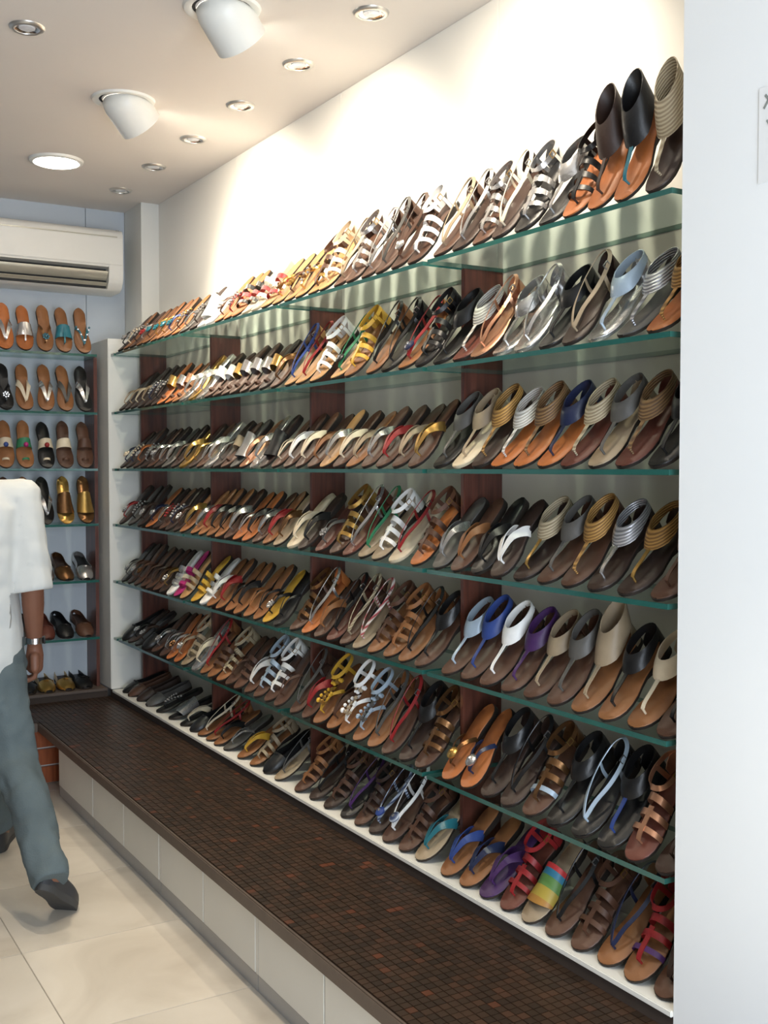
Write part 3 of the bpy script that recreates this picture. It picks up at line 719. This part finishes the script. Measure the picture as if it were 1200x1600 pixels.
# ================================================================== ceiling lights
def spot(name, loc, target, power, size, blend, col, par=None, rad=.03):
    d = bpy.data.lights.new(name, 'SPOT'); d.energy = power; d.spot_size = R(size); d.spot_blend = blend; d.color = col; d.shadow_soft_size = rad
    o = bpy.data.objects.new(name, d); COL.objects.link(o); o.location = loc
    o.rotation_euler = (Vector(target) - Vector(loc)).to_track_quat('-Z', 'Y').to_euler()
    return o
WARM = (1.0, .87, .68)
def eyeball(x, y, target, label, power, size):
    e = empty('eyeball_spotlight', (x, y, ZC)); tag(e, label, 'ceiling light', 'big eyeball spotlights')
    bm = bmesh.new(); rr = lathe(bm, [(.090, 0), (.090, -.004), (.100, -.010), (.114, -.008), (.118, 0)], seg=36); obj('flange', bm, M['lampwhite'], e)
    bm = bmesh.new(); rr = lathe(bm, [(.090, -.0015), (.080, -.0015)], seg=36); obj('gap_ring', bm, M['dark'], e)
    ax = (Vector(target) - Vector((x, y, ZC))).normalized(); q = ax.to_track_quat('-Z', 'Y').to_matrix().to_4x4()
    bm = bmesh.new(); Rr = .083; ln = .115
    rings = lathe(bm, [(.0008, .058), (Rr * .55, .050), (Rr * .9, .028), (Rr, .0), (Rr, -.04), (Rr * .99, -ln), (Rr * .94, -ln), (Rr * .90, -.06), (Rr * .5, -.045)], seg=36, mtx=q)
    bmesh.ops.bisect_plane(bm, geom=bm.verts[:] + bm.edges[:] + bm.faces[:], plane_co=(0, 0, -.0008), plane_no=(0, 0, 1), clear_outer=True)
    obj('housing', bm, M['lampwhite'], e)
    bm = bmesh.new(); r2 = lathe(bm, [(.001, -.062), (Rr * .6, -.062), (Rr * .88, -.068)], seg=28, mtx=q)
    bmesh.ops.bisect_plane(bm, geom=bm.verts[:] + bm.edges[:] + bm.faces[:], plane_co=(0, 0, -.002), plane_no=(0, 0, 1), clear_outer=True)
    obj('lamp_face', bm, M['bulb'], e)
    spot('spot_beam', Vector((x, y, ZC)) + ax * .080, target, power, size, 1.0, WARM, rad=.05)
def eyeball_lit(x, y, target, label, power, size):
    e = empty('eyeball_spotlight', (x, y, ZC)); tag(e, label, 'ceiling light', 'big eyeball spotlights')
    bm = bmesh.new(); lathe(bm, [(.090, 0), (.090, -.006), (.102, -.014), (.116, -.010), (.120, 0)], seg=36); obj('flange', bm, M['lampwhite'], e)
    bm = bmesh.new(); r2 = lathe(bm, [(.089, -.001), (.085, -.018), (.05, -.022), (.001, -.023)], seg=32); obj('lamp_face', bm, M['bulb'], e)
    spot('spot_beam', (x, y, ZC - .05), target, power, size, .8, WARM, rad=.06)
eyeball(1.305, 2.165, (1.97, 2.48, 2.25), 'white tilted eyeball spotlight beyond the top of the picture', SPOT_W, 112)
eyeball(1.305, 3.13, (1.97, 3.44, 2.25), 'white tilted eyeball spotlight cut by the top of the picture', SPOT_W, 112)
eyeball(1.305, 4.09, (1.97, 4.38, 2.25), 'white tilted eyeball spotlight in the middle of the ceiling', SPOT_W * 1.0, 122)
eyeball_lit(1.297, 5.04, (1.72, 4.2, 1.95), 'glowing round spotlight nearest the air conditioner', SPOT_W * .95, 95)
def downlight(x, y, label, power, tx=0, group='small recessed downlights'):
    e = empty('recessed_downlight', (x, y, ZC)); tag(e, label, 'downlight', group)
    bm = bmesh.new(); lathe(bm, [(.038, -.001), (.040, -.008), (.047, -.009), (.054, -.005), (.056, 0)], seg=28); obj('trim_ring', bm, M['metalring'], e)
    bm = bmesh.new(); lathe(bm, [(.039, -.006), (.031, -.001), (.026, -.001)], seg=28); obj('reflector', bm, M['reflector'], e)
    bm = bmesh.new(); r2 = lathe(bm, [(.026, -.001), (.025, -.005), (.012, -.0065), (.001, -.007)], seg=24); obj('lens', bm, M['lens'], e)
    spot('downlight_beam', (x, y, ZC - .02), (x + tx, y, 0), power, 62, .7, WARM, rad=.02)
dl = ['in the far corner by the slim column', 'second from the slim column', 'third from the slim column', 'fourth from the slim column', 'fifth from the slim column', 'sixth from the slim column', 'seventh from the slim column', 'eighth from the slim column']
for k in range(8): downlight(1.708, 5.41 - .496 * k, 'small metal downlight above long shelves, ' + dl[k], DOWN_W)
for k in range(4): downlight(.835, 3.58 - 1.2 * k, 'small metal downlight over the aisle, ' + ['alone at the far end', 'second along the aisle', 'third along the aisle', 'nearest the shop front'][k], DOWN_W * 6.5)

# ================================================================== air conditioner
ac = empty('air_conditioner', (1.3, YB, 2.43)); tag(ac, 'white wall air conditioner above the back shelves', 'air conditioner')
X0, X1, YF = .87, 1.795, 5.655
prof = [(YB, 2.745), (YF + .045, 2.745), (YF + .018, 2.735), (YF + .004, 2.715), (YF, 2.68), (YF + .002, 2.545), (YF + .075, 2.537), (YF + .095, 2.47), (YF + .085, 2.445), (YF + .04, 2.436), (YF + .06, 2.424), (YB, 2.424)]
bm = bmesh.new()
ra = [bm.verts.new((X0 + .07, y, z)) for y, z in prof]; rb = [bm.verts.new((X1 - .075, y, z)) for y, z in prof]
for i in range(len(prof)): bm.faces.new((ra[i], ra[(i + 1) % len(prof)], rb[(i + 1) % len(prof)], rb[i]))
ch('body', bm, M['acw'], ac)
capp = [(YB, 2.745), (YF + .045, 2.745), (YF + .018, 2.735), (YF + .004, 2.715), (YF, 2.68), (YF, 2.52), (YF + .006, 2.475), (YF + .03, 2.44), (YF + .06, 2.424), (YB, 2.424)]
for a, b in ((X0, X0 + .07), (X1 - .075, X1)):
    bm = bmesh.new(); r1 = [bm.verts.new((a, y, z)) for y, z in capp]; r2 = [bm.verts.new((b, y, z)) for y, z in capp]
    for i in range(len(capp)): bm.faces.new((r1[i], r1[(i + 1) % len(capp)], r2[(i + 1) % len(capp)], r2[i]))
    bm.faces.new(r1[::-1]); bm.faces.new(r2)
    bmesh.ops.bevel(bm, geom=[e for e in bm.edges if len(e.link_faces) == 2 and e.calc_face_angle(0) > 1.0], offset=.008, segments=2, affect='EDGES')
    ch('end_cap', bm, M['acw'], ac)
ch('vent_recess', bx(X0 + .07, X1 - .075, YF + .055, YF + .09, 2.442, 2.54), M['dark'], ac)
bm = bmesh.new(); G = []
for k in range(7):
    f = k / 6; G.append([Vector((X0 + .073, YF + .012 + .03 * f ** 2, 2.523 - .043 * f)), Vector((X1 - .078, YF + .012 + .03 * f ** 2, 2.523 - .043 * f))])
shell(bm, G, .004); ch('louver', bm, M['acg'], ac)
bm = bmesh.new(); G = []
for k in range(4):
    f = k / 3; G.append([Vector((X0 + .073, YF + .028 + .02 * f, 2.466 - .014 * f)), Vector((X1 - .078, YF + .028 + .02 * f, 2.466 - .014 * f))])
shell(bm, G, .003); ch('louver', bm, M['acg'], ac)
ch('front_panel', bx(X0 + .004, X1 - .004, YF - .006, YF + .002, 2.555, 2.695, bev=.003), M['acw'], ac)
ch('top_groove', bx(X0 + .02, X1 - .03, YF - .0005, YF + .03, 2.699, 2.704), M['acg'], ac)
ch('latch', bx(X1 - .028, X1 - .014, YF + .02, YF + .04, 2.735, 2.744, bev=.002), M['kick'], ac)

# ================================================================== notice on the pier
pn = empty('paper_notice', (XP, 1.32, 2.04)); tag(pn, 'white paper notice with dark lettering taped to the pier', 'notice')
ch('sheet', bx(XP - .002, XP - .0003, 1.19, 1.443, 2.040, 2.218), M['paper'], pn)
def stroke(p, q, wd=.005):
    bm = bmesh.new(); a, b = Vector((0, *p)), Vector((0, *q)); T = (b - a).normalized(); Bn = Vector((1, 0, 0)).cross(T) * wd / 2
    vs = [bm.verts.new(v + Vector((x, 0, 0))) for x in (XP - .0028, XP - .002) for v in (a + Bn, b + Bn, b - Bn, a - Bn)]
    for qd in ((0, 1, 2, 3), (7, 6, 5, 4), (0, 4, 5, 1), (1, 5, 6, 2), (2, 6, 7, 3), (3, 7, 4, 0)): bm.faces.new([vs[i] for i in qd])
    return bm
ch('letter_stroke', stroke((1.428, 2.203), (1.410, 2.180)), M['ink'], pn)
ch('letter_stroke', stroke((1.410, 2.205), (1.431, 2.178)), M['ink'], pn)
ch('letter_stroke', stroke((1.424, 2.155), (1.414, 2.140), .004), M['ink'], pn)

# ================================================================== person walking away
def remeshed(name, bm, vox, smooth_it=4, wr=0.0, wsc=9.0):
    me = bpy.data.meshes.new(name); bm.to_mesh(me); bm.free()
    o = bpy.data.objects.new(name, me); COL.objects.link(o)
    md = o.modifiers.new('r', 'REMESH'); md.mode = 'VOXEL'; md.voxel_size = vox
    sm = o.modifiers.new('s', 'SMOOTH'); sm.iterations = smooth_it; sm.factor = .5
    dg = bpy.context.evaluated_depsgraph_get(); m2 = bpy.data.meshes.new_from_object(o.evaluated_get(dg)); m2.name = name
    bpy.data.objects.remove(o)
    if wr:
        m2.update()
        for v in m2.vertices:
            n = v.normal; p = v.co
            d = noise.noise(Vector((p.x * wsc, p.y * wsc, p.z * wsc * .55 + p.x * 4))) + .5 * noise.noise(p * wsc * 2.3)
            v.co = p + n * d * wr
    for p in m2.polygons: p.use_smooth = True
    m2.update(); return m2
def square_end(me, p, n, rad):
    p, n = Vector(p), Vector(n).normalized()
    for v in me.vertices:
        q = v.co - p; t = q.dot(n)
        if t > 0 and (q - n * t).length < rad and t < .12: v.co = v.co - n * t
    me.update()
def blob(bm, c, r, rot=None):
    mt = Matrix.Translation(c) @ (rot or Matrix.Identity(4)) @ Matrix.Diagonal((*r, 1))
    bmesh.ops.create_icosphere(bm, subdivisions=3, radius=1, matrix=mt)
def limb(bm, pts):
    """tapered chain of (point, radius)"""
    for (a, ra), (b, rb) in zip(pts, pts[1:]):
        a, b = Vector(a), Vector(b); n = max(2, int((b - a).length / (min(ra, rb) * .35)))
        for i in range(n + 1):
            f = i / n; r = ra + (rb - ra) * f
            bmesh.ops.create_icosphere(bm, subdivisions=2, radius=r, matrix=Matrix.Translation(a.lerp(b, f)))
def loft(bm, secs, seg=20):
    """stack of ellipses (cx, cy, z, rx, ry)"""
    rings = []
    for (cx, cy, z, rx, ry) in secs:
        rings.append([bm.verts.new((cx + rx * math.copysign(abs(math.cos(a)) ** .85, math.cos(a)), cy + ry * math.copysign(abs(math.sin(a)) ** .85, math.sin(a)), z)) for a in [2 * math.pi * k / seg for k in range(seg)]])
    for a, b in zip(rings, rings[1:]):
        for i in range(seg): bm.faces.new((a[i], a[(i + 1) % seg], b[(i + 1) % seg], b[i]))
    bm.faces.new(rings[0][::-1]); bm.faces.new(rings[-1])
pe = empty('person', (.70, 4.05, 0), (0, 0, R(-14)))
tag(pe, 'person in white short-sleeved shirt and washed jeans walking away past the bench', 'person')
# joints: x right, y forward, z up
HIP_R, KNEE_R, ANK_R = (.10, -.01, .90), (.165, -.08, .49), (.275, -.40, .165)
TOE_R = (.33, -.29, .03)
HIP_L, KNEE_L, ANK_L = (-.075, .02, .90), (-.01, .22, .50), (.09, .40, .095)
SH_R, EL_R, WR_R = (.195, .0, 1.395), (.232, -.035, 1.10), (.236, .035, .865)
SH_L, EL_L, WR_L = (-.195, .0, 1.395), (-.245, .02, 1.10), (-.235, .16, .90)
bm = bmesh.new()
loft(bm, [(0, 0, .86, .14, .10), (0, 0, .95, .155, .11), (0, .0, 1.08, .135, .095), (0, 0, 1.25, .165, .11), (0, -.005, 1.37, .175, .10), (0, 0, 1.43, .11, .07), (0, .005, 1.46, .06, .055)])
limb(bm, [((0, 0, 1.42), .058), ((0, .02, 1.55), .054)])
blob(bm, (0, .03, 1.645), (.074, .095, .108)); blob(bm, (0, .06, 1.575), (.052, .062, .055))
blob(bm, (0, .128, 1.625), (.012, .018, .022)); blob(bm, (0, .118, 1.585), (.022, .010, .007))
for s in (1, -1): blob(bm, (s * .077, .02, 1.63), (.010, .020, .032)); blob(bm, (s * .030, .112, 1.655), (.014, .010, .009))
limb(bm, [(HIP_R, .085), (KNEE_R, .055), ((.215, -.22, .35), .054), (ANK_R, .036), (Vector(ANK_R).lerp(Vector(TOE_R), .6), .026)])
limb(bm, [(HIP_L, .085), (KNEE_L, .055), ((.01, .29, .32), .054), (ANK_L, .036), ((.10, .46, .05), .026)])
for sh, el, wr, s in ((SH_R, EL_R, WR_R, 1), (SH_L, EL_L, WR_L, -1)):
    limb(bm, [((s * .15, 0, 1.40), .055), (sh, .056), (el, .042), (Vector(el).lerp(Vector(wr), .35), .041), (wr, .027)])
    W = Vector(wr)
    hy = .012
    limb(bm, [(W, .026), (W + Vector((0, hy, -.045)), .033), (W + Vector((0, hy + .01, -.085)), .031)])
    # palm broad in the fore-aft direction
    limb(bm, [(W + Vector((0, -.022, -.045)), .019), (W + Vector((0, -.024, -.085)), .018)]); limb(bm, [(W + Vector((0, .045, -.045)), .017), (W + Vector((0, .046, -.085)), .017)])
    for k, (fy, ln) in enumerate(((.050, .034), (.027, .038), (.003, .036), (-.021, .030))):
        b0 = W + Vector((s * .004, fy, -.088)); b1 = b0 + Vector((-s * .004, .004, -ln)); b2 = b1 + Vector((-s * .026, .003, -.012)); b3 = b2 + Vector((-s * .014, 0, .018))
        limb(bm, [(b0, .0095), (b1, .0088), (b2, .0080), (b3, .0072)])
    t0 = W + Vector((-s * .008, .050, -.035)); limb(bm, [(t0, .012), (t0 + Vector((-s * .012, .022, -.032)), .0105), (t0 + Vector((-s * .020, .018, -.064)), .009)])
obj('body', remeshed('body', bm, .0042, 3), M['skin'], pe)
bm = bmesh.new()
loft(bm, [(0, 0, .765, .195, .155), (0, 0, .80, .198, .158), (0, 0, .95, .192, .152), (0, -.01, 1.10, .185, .145), (0, -.012, 1.25, .198, .145), (0, -.01, 1.36, .205, .128), (0, 0, 1.42, .155, .095), (0, .005, 1.455, .085, .075), (0, .008, 1.475, .070, .066)])
for sh, el, s in ((SH_R, EL_R, 1), (SH_L, EL_L, -1)):
    e2 = Vector(sh).lerp(Vector(el), 1.06)
    limb(bm, [((s * .13, 0, 1.385), .075), (sh, .076), (Vector(sh).lerp(Vector(el), .5), .076), (e2, .074)])
    # open cuff end cut square by a flat disc
me = remeshed('shirt', bm, .009, 6, .015, 7)
for sh, el in ((SH_R, EL_R), (SH_L, EL_L)): square_end(me, Vector(sh).lerp(Vector(el), 1.12), Vector(el) - Vector(sh), .098)
obj('shirt', me, M['shirt'], pe)
bm = bmesh.new()
loft(bm, [(0, 0, .80, .155, .125), (0, 0, .90, .172, .138), (0, 0, .99, .165, .125)])
limb(bm, [(HIP_R, .105), (Vector(HIP_R).lerp(Vector(KNEE_R), .5), .093), (KNEE_R, .078), ((.215, -.22, .36), .075), (Vector(KNEE_R).lerp(Vector(ANK_R), 1.0), .070)])
limb(bm, [(HIP_L, .105), (Vector(HIP_L).lerp(Vector(KNEE_L), .5), .093), (KNEE_L, .078), ((.01, .29, .32), .073), (Vector(KNEE_L).lerp(Vector(ANK_L), .93), .070)])
me = remeshed('jeans', bm, .009, 5, .015, 10)
for kn, an, f in ((KNEE_R, ANK_R, 1.05), (KNEE_L, ANK_L, .97)): square_end(me, Vector(kn).lerp(Vector(an), f), Vector(an) - Vector(kn), .11)
obj('jeans', me, M['jeans'], pe)
def shoe(heel, toe):
    heel, toe = Vector(heel), Vector(toe); d = (toe - heel).normalized(); side = d.cross(Vector((0, 0, 1))).normalized(); up = side.cross(d)
    Ln = .275
    def P(u, v, w_): return heel + side * u + d * v + up * w_
    bm = bmesh.new(); G = []
    for k in range(15):
        t = TT[k]; v = Ln * (1 - t) - .006; h = lerp(1 - t, [0, .05, .15, .28, .45, .62, .8, .93, 1], [.035, .075, .098, .095, .070, .056, .046, .034, .010])
        row = []
        for q in range(11):
            a = math.pi * q / 10; c = math.cos(a)
            w_ = (hw(t, 1) if c > 0 else hw(t, -1)) * .98
            row.append(P(math.copysign(abs(c) ** .6, c) * w_ * (1 - .25 * math.sin(a) ** 2 * (h > .06)), v, .008 + h * math.sin(a) ** .75))
        G.append(row)
    shell(bm, G, .003)
    me = finish('shoe_upper', bm, 1.3)
    bm = bmesh.new(); rows = []
    for t in TT:
        a, b = hw(t, 1) * 1.04, -hw(t, -1) * 1.04; v = Ln * (1 - t) - .006
        rows.append([bm.verts.new(P(a, v, .012)), bm.verts.new(P(b, v, .012)), bm.verts.new(P(b, v, -.012)), bm.verts.new(P(a, v, -.012))])
    for a, b in zip(rows, rows[1:]):
        for i in range(4): bm.faces.new((a[i], a[(i + 1) % 4], b[(i + 1) % 4], b[i]))
    bm.faces.new(rows[0]); bm.faces.new(rows[-1][::-1])
    so = obj('shoe', me, M['shoe'], pe); obj('sole', bm, M['shoesole'], so)
shoe((.255, -.445, .150), (.330, -.285, .018)); shoe((.085, .36, .014), (.105, .62, .014))
bm = bmesh.new(); blob(bm, (0, .012, 1.672), (.083, .098, .098)); blob(bm, (0, -.025, 1.60), (.066, .055, .065))
obj('hair', remeshed('hair', bm, .007, 3, .004, 40), M['hair'], pe)
bm = bmesh.new(); W = Vector(WR_R); lathe(bm, [(.0285, -.011), (.0325, -.011), (.0325, .011), (.0285, .011), (.0285, -.011)], W + Vector((0, -.004, .014)), 24)
wt = obj('watch', bm, M['reflector'], pe); bm = bmesh.new(); lathe(bm, [(.001, .006), (.014, .006), (.016, 0), (.001, 0)], W + Vector((.032, -.004, .014)), 20, mtx=Matrix.Rotation(R(90), 4, 'Y')); obj('watch_face', bm, M['dark'], wt)
